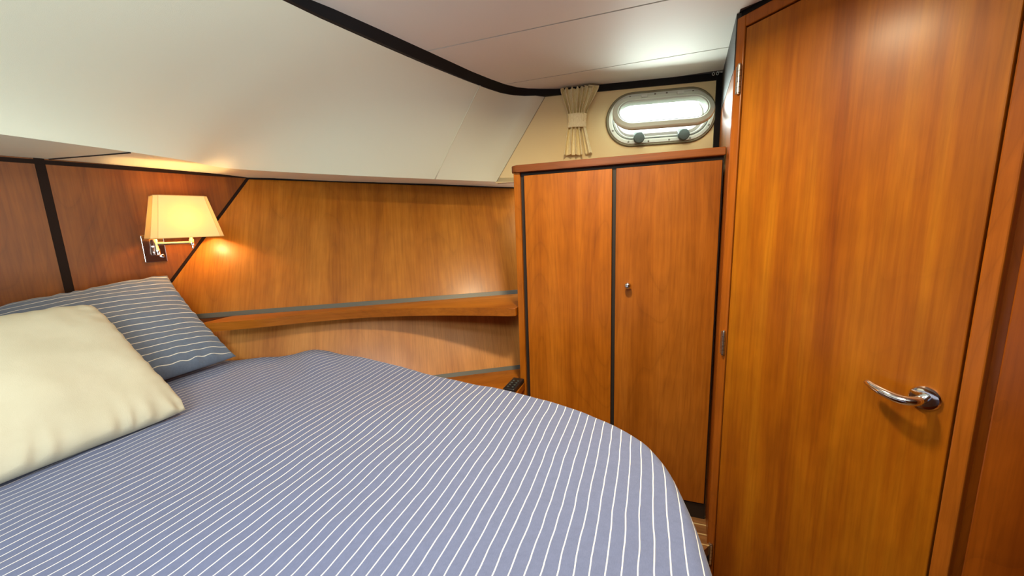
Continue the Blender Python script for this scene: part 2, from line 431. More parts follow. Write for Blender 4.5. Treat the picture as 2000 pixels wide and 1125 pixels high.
# pair the points by station so the rulings stay square to the bulkhead
stE = [(-1.80,-2.2,1.55),(-1.77,-1.2,1.553),(-1.745,-.2,1.556),(-1.748,.3,1.556),(-1.754,.6,1.556),(-1.762,.87,1.555),(-1.782,1.09,1.553),(-1.808,1.285,1.547),(-1.379,1.45,1.505),(-.965,1.664,1.475)]
stS = [S3[0],S3[1],S3[2],(-.95,.3,ZC-.025),(-.925,.55,ZC-.025),(-.881,.80,ZC-.025),(-.857,.93,ZC-.025),(-.80,1.16,ZC-.025),(-.735,1.41,ZC-.025),(-.677,1.595,ZC-.025)]
EROWS = []
def gridsurf(bm, E, S, nv, sub):
    rows = []
    def cr(P, i, t):
        p = [Vector(P[max(0, min(len(P) - 1, i + k))]) for k in (-1, 0, 1, 2)]
        return .5 * ((2 * p[1]) + (p[2] - p[0]) * t + (2 * p[0] - 5 * p[1] + 4 * p[2] - p[3]) * t * t + (3 * p[1] - p[0] - 3 * p[2] + p[3]) * t ** 3)
    for i in range(len(E) - 1):
        for k in range(sub):
            rows.append((cr(E, i, k / sub), cr(S, i, k / sub)))
    rows.append((Vector(E[-1]), Vector(S[-1])))
    def sx(y):
        for p, q in zip(S3, S3[1:]):
            if p[1] <= y <= q[1]: return p[0] + (q[0] - p[0]) * (y - p[1]) / (q[1] - p[1])
        return S3[0][0]
    rows = [(e, Vector((sx(s.y), s.y, s.z))) for e, s in rows]
    EROWS.extend(e.copy() for e, s in rows)
    def pt(e, s, j, w):        # the lining is hollow: steep at the edge, flattening towards the ceiling
        v = j / nv
        p = e.lerp(s, v)
        return p + Vector((-.75, -.2, .45)) * (.075 * w * 6.75 * v * (1 - v) ** 2 if v < 1 else 0)
    g = [[bm.verts.new(pt(e, s, j, max(0, min(1, (1.655 - e.y) / .7)))) for j in range(nv + 1)] for e, s in rows]
    for a, b in zip(g, g[1:]):
        for j in range(nv): bm.faces.new((a[j], b[j], b[j+1], a[j+1]))
gridsurf(bm, stE, stS, 22, 6)
coam = struct('wall_upper', bm, M_vinyl, smooth=True, autosmooth=40)
coam['label'] = 'cream vinyl coaming sloping over the bed head'
bm = bmesh.new(); ruled(bm, cornerE, cornerS, 14, 10)
bmesh.ops.recalc_face_normals(bm, faces=bm.faces)
cp = struct('wall_corner', bm, M_vinyl, smooth=True)
cp['label'] = 'cream vinyl corner panel between the coaming and the porthole wall'
# narrow seams, a padded fold where the panels meet
def seam(a, b, r=.0025, side=None):
    bm = bmesh.new(); tube(bm, [Vector(a).lerp(Vector(b), i / 8) for i in range(9)], r, 8)
    return bm
o = struct('trim_2', seam((-.965,1.662,1.475), (-.677,1.593,ZC-.026)), M_vinyl, smooth=True); o['label'] = 'stitched seam in the cream lining left of the corner panel'
o = struct('trim_3', seam(port_pt(-.415,1.459,.001), port_pt(-.164, ZC-.026,.001), .0015), plain('stitched_seam', (.42,.36,.24), .8), smooth=True); o['label'] = 'stitched seam beside the curtain'

# soffit: narrow underside from the coaming edge back to the panelling
I_EDGE = [tuple(head_pt(-2.2,1.556)), tuple(head_pt(-1.2,1.556)), tuple(head_pt(-.2,1.556)), tuple(head_pt(.3,1.556)), tuple(head_pt(.6,1.556)), tuple(head_pt(.87,1.553)), tuple(head_pt(1.12,1.545)), tuple(head_pt(1.466,1.533)), tuple(hull_pt(-1.594,1.51)), tuple(hull_pt(-1.35,1.499)), tuple(hull_pt(-1.133,1.489)), tuple(hull_pt(-.76,1.463)), tuple(hull_pt(-.40,1.45))]
E2 = EROWS + [Vector((-.84,1.74,1.467)), port_pt(-.415,1.459), port_pt(-.36,1.455), port_pt(-.20,1.450)]
def inner_pt(e):
    q = [Vector(p) for p in I_EDGE]
    # same distance along the boat as the edge point, measured on the line of the panelling
    best = min(range(len(q) - 1), key=lambda k: ((q[k] + q[k+1]) / 2 - e).length)
    def foot(k):
        a, b_ = q[k], q[k+1]; t = max(0, min(1, (e - a).dot(b_ - a) / (b_ - a).length_squared)); return a.lerp(b_, t)
    c = min((foot(k) for k in range(len(q) - 1)), key=lambda p: (p - e).length)
    return c
F2 = [inner_pt(e) + Vector((-.04, .04, 0)) for e in E2]
I2 = I_EDGE
bm = bmesh.new(); strip(bm, [Vector(e) for e in E2], F2, (0, 0, .02))
sof = struct('trim_4', bm, M_vinyl); sof['label'] = 'cream underside of the coaming above the lamp'
# stitched joint in the underside
bm = bmesh.new(); tube(bm, [Vector((-1.765,.90,1.553)), Vector((-2.125,.833,1.5528))], .003, 8)
o = struct('trim_5', bm, M_dark); o['label'] = 'dark joint in the underside of the coaming'

# headboard bulkhead
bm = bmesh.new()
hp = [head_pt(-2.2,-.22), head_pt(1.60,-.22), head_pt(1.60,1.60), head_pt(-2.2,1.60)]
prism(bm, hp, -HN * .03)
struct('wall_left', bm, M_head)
# black joint strips on the bulkhead
def hstrip(p, q, w):
    p, q = Vector(p), Vector(q); d = (q - p).normalized(); s = d.cross(HN).normalized() * w / 2
    bm = bmesh.new(); prism(bm, [p - s, p + s, q + s, q - s], HN * .004, .001)
    return bm
o = struct('trim_6', hstrip(head_pt(.812,.70), head_pt(.812,1.556), .026), M_bstrip); o['label'] = 'black upright joint strip on the bulkhead behind the bed'
o = struct('trim_7', hstrip(head_pt(1.0,.897), head_pt(1.468,1.535), .020), M_bstrip); o['label'] = 'black diagonal joint strip where bulkhead meets hull panel'
bm = bmesh.new(); prism(bm, [head_pt(-2.2,1.552,.001), head_pt(1.46,1.529,.001), head_pt(1.46,1.545,.001), head_pt(-2.2,1.566,.001)], HN*.004)
o = struct('trim_8', bm, M_bstrip); o['label'] = 'thin black line at the top of the bulkhead'

# hull side panelling (leaning outwards), above the shelf and below it
def hull_x(y, z): return (.846 * y - .5 * z - PD) / .534
HROT = Matrix((PU, PN, PU.cross(PN))).transposed()
if HROT.determinant() < 0: HROT = Matrix((PU, -PN, PU.cross(-PN))).transposed()
SROT = Matrix.Rotation(math.radians(32.3), 3, 'Z')
def corner(z):   # where hull panel meets bulkhead
    # HN.p = HD and -.534x+.846y = PD+.5z
    r = PD + .5 * z
    det = .9554 * .846 - (-.2952) * (-.534)
    x = (HD * .846 + .2952 * r) / det
    y = (.9554 * r + .534 * HD) / det
    return Vector((x, y, z))
bm = bmesh.new()
prism(bm, [corner(.885), hull_pt(-.40,.885), hull_pt(-.40,1.50), hull_pt(-.70,1.50), corner(1.56)], -PN * .02)
o = struct('wall_side', bm, M_hull, rot=HROT); o['label'] = 'light cherry hull panel above the curved shelf'
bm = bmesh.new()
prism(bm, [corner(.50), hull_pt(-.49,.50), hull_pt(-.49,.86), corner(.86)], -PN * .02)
o = struct('wall_side_lower', bm, M_hull_lit, rot=HROT); o['label'] = 'light cherry hull panel below the curved shelf'
bm = bmesh.new()
prism(bm, [hull_pt(-1.96,1.525,.002), hull_pt(-.545,1.442,.002), hull_pt(-.545,1.458,.002), hull_pt(-1.96,1.540,.002)], PN * .004)
o = struct('trim_9', bm, M_black); o['label'] = 'thin black shadow line at the top of the hull panel'
bm = bmesh.new()
prism(bm, [hull_pt(-2.0,.876,.0), hull_pt(-.54,.876,.0), hull_pt(-.54,.897,.0), hull_pt(-2.0,.897,.0)], PN * .006, .001)
o = struct('trim_10', bm, M_grey); o['label'] = 'grey metal edge strip along the back of the shelf'
bm = bmesh.new()
prism(bm, [hull_pt(-1.3,.524,.0), hull_pt(-.545,.524,.0), hull_pt(-.545,.543,.0), hull_pt(-1.3,.543,.0)], PN * .006, .001)
o = struct('trim_11', bm, M_grey); o['label'] = 'grey metal edge strip along the low ledge'

# porthole wall with a stadium shaped opening
PC_T, PC_Z = .349, 1.697
def stadium(hw, hh, n=20, ct=PC_T, cz=PC_Z):
    pts = []; s = hw - hh
    for i in range(n + 1):
        a = -PI/2 + PI * i / n; pts.append((ct + s + hh * math.cos(a), cz + hh * math.sin(a)))
    for i in range(n + 1):
        a = PI/2 + PI * i / n; pts.append((ct - s + hh * math.cos(a), cz + hh * math.sin(a)))
    return pts
def stad_band(bm, prof, n=20, f=port_pt, ct=PC_T, cz=PC_Z, close=False):
    """prof: list of (hw, hh, off)"""
    rings = [[bm.verts.new(f(t, z, off)) for t, z in stadium(hw, hh, n, ct, cz)] for hw, hh, off in prof]
    pairs = list(zip(rings, rings[1:])) + ([(rings[-1], rings[0])] if close else [])
    m = len(rings[0])
    for a, b in pairs:
        for i in range(m):
            k = (i + 1) % m
            bm.faces.new((a[i], a[k], b[k], b[i]))
HOLE = (.205, .092)
bm = bmesh.new()
inner = stadium(*HOLE)
rect_l, rect_r, rect_b, rect_t = -.42, .62, 1.453, ZC
def onrect(t, z):
    # project from the centre to the rectangle
    dt, dz = t - PC_T, z - PC_Z
    k = 1e9
    if dt > 1e-9: k = min(k, (rect_r - PC_T) / dt)
    if dt < -1e-9: k = min(k, (rect_l - PC_T) / dt)
    if dz > 1e-9: k = min(k, (rect_t - PC_Z) / dz)
    if dz < -1e-9: k = min(k, (rect_b - PC_Z) / dz)
    return (PC_T + dt * k, PC_Z + dz * k)
outer = [onrect(t, z) for t, z in inner]
corners = [(rect_r, rect_t), (rect_l, rect_t), (rect_l, rect_b), (rect_r, rect_b)]
for c in corners:   # snap nearest sample on each corner
    i = min(range(len(outer)), key=lambda i: (outer[i][0]-c[0])**2 + (outer[i][1]-c[1])**2); outer[i] = c
for off in (0, -.03):
    pass
va = [bm.verts.new(port_pt(t, z, 0)) for t, z in inner]; vb = [bm.verts.new(port_pt(t, z, 0)) for t, z in outer]
vc = [bm.verts.new(port_pt(t, z, -.05)) for t, z in inner]; vd = [bm.verts.new(port_pt(t, z, -.05)) for t, z in outer]
m_ = len(inner)
for i in range(m_):
    k = (i+1) % m_
    bm.faces.new((va[i], va[k], vb[k], vb[i])); bm.faces.new((vc[i], vd[i], vd[k], vc[k])); bm.faces.new((va[i], vc[i], vc[k], va[k]))
pw = struct('wall_back', bm, M_port); pw['label'] = 'cream lined wall around the porthole above the wardrobe'
bm = bmesh.new(); prism(bm, [port_pt(-.15,0), port_pt(.62,0), port_pt(.62,1.4525), port_pt(-.15,1.4525)], WN*.05)
o = struct('wall_back_lower', bm, M_dark); o['label'] = 'dark hull lining behind the wardrobe'
# keep the lining left of the stitched seam the same vinyl: trimmed by the corner panel in front
bm = bmesh.new()
prism(bm, [port_pt(.578, 1.40, .0), port_pt(.605, 1.40, .0), port_pt(.605, ZC-.002, .0), port_pt(.578, ZC-.002, .0)], -WN * .01)
o = struct('trim_12', bm, M_black); o['label'] = 'black upright trim right of the porthole'

# porthole
win = thing('window_1', port_pt(PC_T, 1.579, .0), 'oval white framed porthole with its sash tipped open above the wardrobe', kind='structure')
bm = bmesh.new()
stad_band(bm, [(.237,.118,0),(.237,.118,.004),(.232,.113,.009),(.226,.107,.008),(.225,.106,.006)])
build('gasket', bm, plain('beige_gasket', (.24,.22,.14), .7), win, smooth=True, autosmooth=50)
bm = bmesh.new()
stad_band(bm, [(.226,.107,.001),(.226,.107,.010),(.224,.105,.0125),(.212,.093,.0125),(.209,.090,.010),(.2,.085,.010),(.198,.083,.012),(.194,.079,.012),(.192,.077,.008),(.190,.075,-.015)])
fr_ = build('window_frame', bm, M_white, win, smooth=True, autosmooth=35)
bm = bmesh.new(); stad_band(bm, [(.206,.087,.0105),(.2055,.0865,.0112),(.2035,.0845,.0112),(.203,.084,.0105)])
build('seal', bm, M_knob, win, smooth=True)
for t, z in ((.218,1.793),(.325,1.796),(.374,1.796),(.483,1.793),(.144,1.655),(.213,1.601),(.301,1.598),(.39,1.598),(.478,1.599),(.553,1.648)):
    bm = bmesh.new(); lathe(bm, [(0,.0145),(.003,.0142),(.0042,.0125)], frame_M(port_pt(t, z, 0), WT, (0,0,1), -WN), 12)
    build('screw', bm, M_screw, win, smooth=True)
# sash, hinged at the top and tipped into the cabin
ANG = math.radians(30); HZ = 1.786; SL = .086
def sash_pt(t, s, off):        # s: distance down from the hinge line
    c, sn = math.cos(ANG), math.sin(ANG)
    return port_pt(t, HZ - s * c + off * sn, .014 + s * sn + off * c)
def sash_f(t, z, off): return sash_pt(t, SL - (z - 0), off)
bm = bmesh.new()
stad_band(bm, [(.206,.086,-.010),(.211,.088,-.004),(.211,.088,.006),(.208,.085,.010),(.190,.067,.012),(.183,.058,.006),(.180,.054,-.006),(.178,.053,-.010)], f=sash_f, ct=PC_T, cz=0, close=True)
sash = build('sash', bm, M_sash, win, smooth=True, autosmooth=40)
bm = bmesh.new()
vs = [bm.verts.new(sash_f(t, z, 0)) for t, z in stadium(.182, .056, 20, PC_T, 0)]; vs2 = [bm.verts.new(sash_f(t, z, .006)) for t, z in stadium(.182, .056, 20, PC_T, 0)]
bm.faces.new(vs)
bm.faces.new(vs2[::-1])
build('pane', bm, M_glass, sash)
bm = bmesh.new(); stad_band(bm, [(.1865,.062,.0125),(.1845,.060,.0135),(.182,.057,.0100)], f=sash_f, ct=PC_T, cz=0)
build('bead', bm, M_white, sash, smooth=True)
for t in (.276, .426):
    bm = bmesh.new(); box(bm, -.013, .013, -.006, .006, 0, .012, .0015, frame_M(sash_pt(t, .004, .008), WT, (0,0,1), -WN))
    build('hinge', bm, M_white, win)
for t in (.255, .443):
    bm = bmesh.new()
    box(bm, -.019, .019, 0, .034, -.004, .012, .002, frame_M(port_pt(t, 1.604, .012), WT, (0,0,1), -WN))
    br = build('latch_bracket', bm, plain('latch_grey', (.3,.36,.36), .3, metal=.5), win)
    bm = bmesh.new()
    tube(bm, [port_pt(t, 1.612, .015), port_pt(t, 1.609, .035)], .006, 12)
    lathe(bm, [(0,0),(.020,0),(.0235,.004),(.0235,.018),(.021,.022),(0,.023)], frame_M(port_pt(t, 1.608, .034), WT, (0,0,1), -WN), 28)
    build('knob', bm, M_knob, win, smooth=True, autosmooth=40)
# hull skin outside: sloping sill plate and short outer ring
bm = bmesh.new(); stad_band(bm, [(.195,.082,-.015),(.184,.068,-.018),(.182,.066,-.022),(.182,.066,-.05),(.184,.068,-.07),(.23,.105,-.07),(.23,.105,-.05)], cz=PC_Z + .0085)
build('spigot', bm, plain('taupe_sill', (.26,.225,.20), .6), win, smooth=True, autosmooth=40)

# ------------------------------------------------------------------ door wall at the right
DF = Vector((.25, 1.455, 0)); DUt = Vector((.669, -.743, 0)); DN = Vector((-.743, -.669, 0))   # u: away from the hinges, n: into the cabin
def dp(u, z, off=0.): return DF + DUt * u + DN * off + Vector((0, 0, z))
MD = frame_M(DF, DUt, (0,0,1), DUt.cross(Vector((0,0,1))))
def dbox(bm, u0, u1, z0, z1, o0, o1, bev=0):
    sgn = 1 if DUt.cross(Vector((0,0,1))).dot(DN) > 0 else -1
    a, b_ = sorted((o0 * sgn, o1 * sgn))
    box(bm, u0, u1, z0, z1, a, b_, bev, MD)
door = thing('door_1', dp(.3, 0, 0), 'varnished cherry cabin door with a chrome lever handle and three hinges', kind='structure')
bm = bmesh.new()
dbox(bm, .0345, .5745, -.212, 1.808, -.028, 0, .0025)
leaf = build('door_leaf', bm, M_door, door)
bm = bmesh.new()
dbox(bm, 0, .031, -.22, 1.846, -.05, .002, .003)
dbox(bm, .5785, .607, -.22, 1.846, -.05, .002, .003)
dbox(bm, .0315, .578, 1.8125, 1.846, -.05, .002, .003)
build('door_frame', bm, M_frame, door)
bm = bmesh.new(); dbox(bm, .002, .606, -.22, 1.84, -.06, -.035)
build('dark_rebate', bm, M_gap, door)
for z in (1.666, .815, -.03):
    bm = bmesh.new()
    for k in range(5):
        z0 = z - .04 + k * .016
        tube(bm, [dp(.0245, z0 + .0006, .007), dp(.0245, z0 + .0154, .007)], .0062, 14)
    lathe(bm, [(0,.046),(.004,.045),(.0055,.041),(.0055,.039)], frame_M(dp(.0245, z, .007), (1,0,0), (0,1,0), (0,0,1)), 14)
    lathe(bm, [(.0055,-.041),(.0055,-.043),(0,-.046)], frame_M(dp(.0245, z, .007), (1,0,0), (0,1,0), (0,0,1)), 14)
    dbox(bm, .010, .0245, z - .04, z + .04, .0018, .0035)
    build('hinge', bm, M_steel, door, smooth=True, autosmooth=40)
# lever handle
RC = dp(.529, .828, 0)
bm = bmesh.new()
lathe(bm, [(.0275,0),(.0275,.004),(.025,.0075),(.020,.009),(.012,.0095),(0,.0095)], frame_M(RC, DUt, (0,0,1), DN), 40)
hd_ = build('rosette', bm, M_chrome, leaf, smooth=True, autosmooth=30)
hd_.name = 'handle_rosette'
bm = bmesh.new()
pts = []; rad = []
ctrl = [(.529,.828,.006,.0100),(.529,.828,.022,.0100),(.527,.827,.036,.0104),(.519,.826,.046,.0108),(.507,.826,.051,.0108),(.492,.828,.053,.0106),(.474,.831,.051,.0102),(.463,.833,.048,.0097),(.452,.835,.044,.0090),(.443,.8375,.040,.0080),(.437,.839,.037,.0064),(.434,.840,.0355,.003)]
for u_, z_, o_, r_ in ctrl: pts.append(dp(u_, z_, o_)); rad.append(r_)
def smooth_path(pts, rad, k=5):
    P, R = [], []
    for i in range(len(pts) - 1):
        p = [pts[max(0, min(len(pts) - 1, i + j))] for j in (-1, 0, 1, 2)]
        for s in range(k):
            t = s / k
            P.append(.5 * ((2 * p[1]) + (p[2] - p[0]) * t + (2 * p[0] - 5 * p[1] + 4 * p[2] - p[3]) * t * t + (3 * p[1] - p[0] - 3 * p[2] + p[3]) * t ** 3))
            R.append(rad[i] + (rad[i+1] - rad[i]) * t)
    P.append(pts[-1]); R.append(rad[-1])
    return P, R
P_, R_ = smooth_path(pts, rad)
tube(bm, P_, R_, 20)
build('door_handle', bm, M_chrome, leaf, smooth=True, autosmooth=50)

# bulkhead that carries on right of the door, over it, and back to the porthole wall
bm = bmesh.new(); dbox(bm, .624, 1.9, -.22, ZC, -.03, -.004, .003)
struct('wall_right', bm, M_bulk)
bm = bmesh.new(); dbox(bm, .602, .640, -.22, ZC, -.06, -.024)
o = struct('trim_13', bm, M_bulk); o['label'] = 'dark groove between door frame and bulkhead'
bm = bmesh.new(); dbox(bm, -.003, 1.9, 1.842, ZC + .01, -.05, -.004)
o = struct('trim_14', bm, M_black); o['label'] = 'black trim over the door frame'
bm = bmesh.new()
prism(bm, [(.2495,1.45,0),(.2985,1.985,0),(.2985,1.985,1.70),(.2495,1.45,1.70)], (.03,-.003,0))
o = struct('wall_right_return', bm, M_frame); o['label'] = 'narrow varnished return between door frame and porthole wall'
bm = bmesh.new()
prism(bm, [(.2485,1.45,1.70),(.2975,1.985,1.70),(.2975,1.985,ZC),(.2485,1.45,ZC)], (.03,-.003,0))
o = struct('trim_15', bm, M_dark); o['label'] = 'dark trim at the head of the narrow return'
# rest of the cabin behind the camera
bm = bmesh.new(); box(bm, -3.2, 2.6, -2.24, -2.2, -.22, ZC)
struct('wall_front', bm, M_frame)
bm = bmesh.new(); prism(bm, [(1.52,.045,-.22),(2.5,.045,-.22),(2.5,-2.2,-.22),(2.46,-2.2,-.22),(2.46,.005,-.22),(1.52,.005,-.22)], (0,0,ZC+.22))
o = struct('wall_right_aft', bm, M_bulk)

# ------------------------------------------------------------------ low ledge under the hull panel
bm = bmesh.new()
pl_ = [hull_pt(-.538,.528,.003), hull_pt(-1.20,.528,.003), Vector((-1.20,1.31,.53)), Vector((-1.0,1.262,.53)), Vector((-.7,1.205,.53)), Vector((-.512,1.178,.53)), Vector((-.512,1.567,.53)), Vector((-.538,1.567,.53))]
prism(bm, [(p.x, p.y, .528) for p in pl_], (0,0,-.03), .002)
tag(build('side_ledge', bm, M_shelf, rot=SROT), 'low cherry ledge between the striped bedspread and the wardrobe side', 'ledge')
# small black handset on the ledge
rt = thing('remote_control', (-.542,1.50,.528), 'small black remote control lying on the low ledge against the wardrobe', 'remote control')
Mr = frame_M((-.542,1.500,.528), Vector((.05,1,0)), Vector((-1,.05,0)), (0,0,1))
bm = bmesh.new(); box(bm, -.062,.062,-.027,.027,0,.022,.005,Mr,3); build('housing', bm, M_plastic, rt, smooth=True, autosmooth=35)
for i in range(4):
    for j in (-1,1):
        bm = bmesh.new(); lathe(bm, [(.0055,0),(.0055,.0015),(.004,.0022),(0,.0022)], Mr @ Matrix.Translation((-.040 + i*.022, j*.011, .0215)), 12); build('button', bm, M_knob, rt, smooth=True)

# ------------------------------------------------------------------ curved shelf
FR = [(-1.785,1.013),(-1.757,1.032),(-1.592,1.140),(-1.437,1.262),(-1.252,1.378),(-1.03,1.464),(-.792,1.517),(-.539,1.552)]
fp = [Vector((x, y, .88)) for x, y in FR]
fpp, _ = smooth_path(fp, [1]*len(fp), 5)
BKp = [hull_pt(-.539,.878,.002), hull_pt(-1.785,.878,.002)]
poly = [Vector((p.x, p.y, .88)) for p in fpp] + [Vector((p.x, p.y - .004, .88)) for p in BKp]
bm = bmesh.new(); prism(bm, poly, (0,0,-.037), .003)
tag(build('wall_shelf', bm, M_shelf, rot=SROT), 'long cherry shelf with a concave front edge along the hull panel', 'shelf')

# ------------------------------------------------------------------ wardrobe
YC = 1.574
wd = thing('wardrobe', (-.14, 1.68, 0), 'cherry built-in wardrobe with two doors and dark recessed joints below the porthole', 'wardrobe')
def hull_y(x, z): return (PD + .534 * x + .5 * z) / .846
# side panel follows the hull
bm = bmesh.new()
prism(bm, [(-.535,YC-.002,0),(-.535,YC-.002,1.463),(-.535,1.79,1.463),(-.535,1.79,.70),(-.535,1.74,.545),(-.535,1.64,.36),(-.535,1.62,0)], (.028,0,0), .0025)
build('side_panel', bm, M_cab, wd)
bm = bmesh.new(); box(bm, -.512,.257,YC+.014,YC+.03,.0,1.463); build('carcass', bm, M_dark, wd)
bm = bmesh.new(); box(bm, -.507,.257,YC+.002,YC+.012,.0,.068,.001); build('plinth', bm, M_dark, wd)
def cab_door(x0, x1, mat):
    bm = bmesh.new(); box(bm, x0, x1, YC-.006, YC+.012, .077, 1.446, .002)
    return build('door', bm, mat, wd)
d1 = cab_door(-.488, -.129, M_cab); d2 = cab_door(-.114, .250, M_cab2)
d1['label'] = 'left door without a knob'; d2['label'] = 'right door with a chrome knob'
bm = bmesh.new()
lathe(bm, [(.009,0),(.009,.002),(.0055,.004),(.005,.010),(.008,.013),(.0125,.018),(.0135,.023),(.0115,.028),(.006,.031),(0,.0315)], frame_M((-.064, YC-.006, .991), (1,0,0), (0,0,1), (0,-1,0)), 28)
build('knob', bm, M_chrome, d2, smooth=True)
# top board with rounded front left corner
bm = bmesh.new()
tp = []
for i in range(9):
    a = PI + PI/2 * i/8; tp.append((-.545+.028 + .028*math.cos(a), YC-.016+.028 + .028*math.sin(a), 1.4615))
tp += [(.2585,YC-.016,1.4615),(.2585,1.88,1.4615),(-.545,1.80,1.4615)]
prism(bm, tp, (0,0,.028), .004)
build('top_board', bm, M_top, wd)

# ------------------------------------------------------------------ curtain
cu = thing('curtain', port_pt(-.015, 1.555, .03), 'gathered cream curtain tied at the waist left of the porthole', 'curtain')
prof = [(1.846,-.093,.078),(1.83,-.091,.074),(1.80,-.081,.058),(1.77,-.070,.040),(1.745,-.062,.028),(1.73,-.059,.025),(1.70,-.058,.022),(1.68,-.060,.021),(1.66,-.064,.026),(1.62,-.070,.036),(1.59,-.075,.044),(1.558,-.079,.052)]
def cprof(z):
    for (z0,a0,b0),(z1,a1,b1) in zip(prof, prof[1:]):
        if z1 <= z <= z0:
            t = (z0 - z)/(z0 - z1); return a0+(a1-a0)*t, b0+(b1-b0)*t
    return prof[-1][1:]
def cur_sheet(u0, u1, nf, z0, z1, amp, seed, ragged=.0):
    bm = bmesh.new(); nu, nz = 150, 44; g = []
    for j in range(nz + 1):
        z = z0 + (z1 - z0) * j / nz
        a, b_ = cprof(z); row = []
        w = b_ - a
        for i in range(nu + 1):
            u = i / nu; uu = u0 + (u1 - u0) * u
            ph = 2*PI*nf*(u + .02*math.sin(9*u+seed)) + seed
            k = amp * (.55 + .45*min(1, w/.12))
            off = .032 + k*math.sin(ph) + .3*k*math.sin(2.3*ph+1.3*seed)
            t = a + w*uu + .0022*math.sin(ph*1.0+PI/2)*w/.1
            zz = z + (ragged * math.sin(3*u+seed) if j == nz else 0)
            row.append(bm.verts.new(port_pt(t, zz, off)))
        g.append(row)
    for j in range(nz):
        for i in range(nu):
            bm.faces.new((g[j][i], g[j][i+1], g[j+1][i+1], g[j+1][i]))
    return bm
def fab(name, bm, par):
    o = build(name, bm, M_curt, par, smooth=True); s = o.modifiers.new('cloth', 'SOLIDIFY'); s.thickness = .0012; return o
fab('curtain_panel', cur_sheet(0, 1, 7, 1.848, 1.70, .016, .4), cu)
fab('curtain_panel', cur_sheet(0, .66, 3.2, 1.70, 1.556, .013, 1.1, .003), cu)
fab('curtain_panel', cur_sheet(.76, 1.0, 1.0, 1.70, 1.560, .012, 4.1, .002), cu)
bm = bmesh.new()
g = []
for j in range(9):
    z = 1.733 - .060*j/8; a, b_ = cprof(z); row = []
    cx, hw = (a+b_)/2, (b_-a)/2 + .002
    for i in range(40):
        th = 2*PI*i/40
        row.append(bm.verts.new(port_pt(cx + hw*math.cos(th), z + .004*math.sin(th*.5), .032 + .017*math.sin(th)*(1.06 if j in (0,8) else 1))))
    g.append(row)
for j in range(8):
    for i in range(40):
        k = (i+1) % 40; bm.faces.new((g[j][i], g[j][k], g[j+1][k], g[j+1][i]))
tb = fab('tieback', bm, cu)

# two little glider hooks left in the rail by the corner
for i, (t, lab) in enumerate(((.560, 'small white curtain hook, left of the pair, under the ceiling by the corner trim'), (.576, 'small white curtain hook, right of the pair, nearest the corner trim'))):
    bm = bmesh.new()
    c = port_pt(t, ZC-.008, .02 + .0*i)
    tube(bm, [c + WT*(.0045*math.cos(a)) + Vector((0,0,.0055*math.sin(a) )) for a in [PI*.5 + 2*PI*k/14*.92 for k in range(15)]], .0013, 8)
    tube(bm, [c + Vector((0,0,.0055)), c + Vector((0,0,.0085))], .0016, 8)
    tag(build('curtain_hook', bm, M_white, smooth=True), lab, 'hook', 'curtain hooks by the porthole')

# ------------------------------------------------------------------ wall lamp
LC = Vector((-1.9305, 1.125, 0))        # plan centre of the shade
lamp = thing('wall_lamp', head_pt(1.068, 1.14), 'lit swing-arm wall lamp with a tapered cream shade on the bulkhead', 'lamp')
def lp(a, o, z): return LC + HV * a + HN * o + Vector((0, 0, z))
def shade_ring(z, a, o, c, inset=0.):
    a -= inset; o -= inset
    return [(s1*(a - (c if k else 0)), s2*(o - (0 if k else c))) for s1, s2, k in ((1,-1,0),(1,1,0),(1,1,1),(-1,1,1),(-1,1,0),(-1,-1,0),(-1,-1,1),(1,-1,1))]
Z0, Z1 = 1.243, 1.420
def shade_mesh():
    bm = bmesh.new(); rings = []
    for k in range(9):
        f = k/8; z = Z0 + (Z1-Z0)*f; a = .126 + (.090-.126)*f; o = .073 + (.048-.073)*f
        rings.append([bm.verts.new(lp(p, q, z)) for p, q in shade_ring(z, a, o, .020 + (.014-.020)*f)])
    for r0, r1 in zip(rings, rings[1:]):
        for i in range(8):
            k = (i+1) % 8; bm.faces.new((r0[i], r0[k], r1[k], r1[i]))
    return bm
sh = build('lamp_shade', shade_mesh(), M_shade, lamp)
for z, a, o, c in ((Z0, .1262, .0732, .020), (Z1, .0902, .0482, .014)):
    bm = bmesh.new(); R = shade_ring(z, a, o, c); tube(bm, [lp(p, q, z) for p, q in R + R[:2]], .0014, 6)
    build('edge_tape', bm, M_piping, sh)
for i in range(8):
    bm = bmesh.new(); p0 = shade_ring(Z0, .1265, .0735, .020)[i]; p1 = shade_ring(Z1, .0905, .0485, .014)[i]
    tube(bm, [lp(*p0, Z0), lp(*p1, Z1)], .0007, 5); build('shade_seam', bm, M_piping, sh)
bm = bmesh.new()
box(bm, -.036, .036, -.058, .058, 0, .010, .002, frame_M(head_pt(1.070, 1.199), HV, (0,0,1), HN)); bp_ = build('backplate', bm, M_plate, lamp)
bm = bmesh.new()
box(bm, -.0375, .0375, -.0595, .0595, 0, .004, .001, frame_M(head_pt(1.070, 1.199), HV, (0,0,1), HN)); build('plate_rim', bm, M_chrome, bp_)
PIV = head_pt(1.058, 0, .045)
bm = bmesh.new()
tube(bm, [head_pt(1.070,1.208,.006), PIV + Vector((0,0,1.208))], .006, 14)
tube(bm, [head_pt(1.070,1.18,.006), PIV + Vector((0,0,1.185))], .006, 14)
tube(bm, [PIV + Vector((0,0,z)) for z in (1.168,1.172,1.196,1.200,1.236,1.240)], [.005,.010,.010,.008,.008,.005], 20)
lathe(bm, [(0,0),(.008,0),(.008,.006),(0,.008)], frame_M(head_pt(1.088,1.165,.010), HV, (0,0,1), HN), 16)
build('pivot', bm, M_chrome, lamp, smooth=True, autosmooth=40)
END = LC + Vector((0,0,0)) + HV*.018
bm = bmesh.new()
tube(bm, [PIV + Vector((0,0,1.219)), END + Vector((0,0,1.219))], .0062, 14)
build('arm', bm, M_chrome, lamp, smooth=True, autosmooth=40)
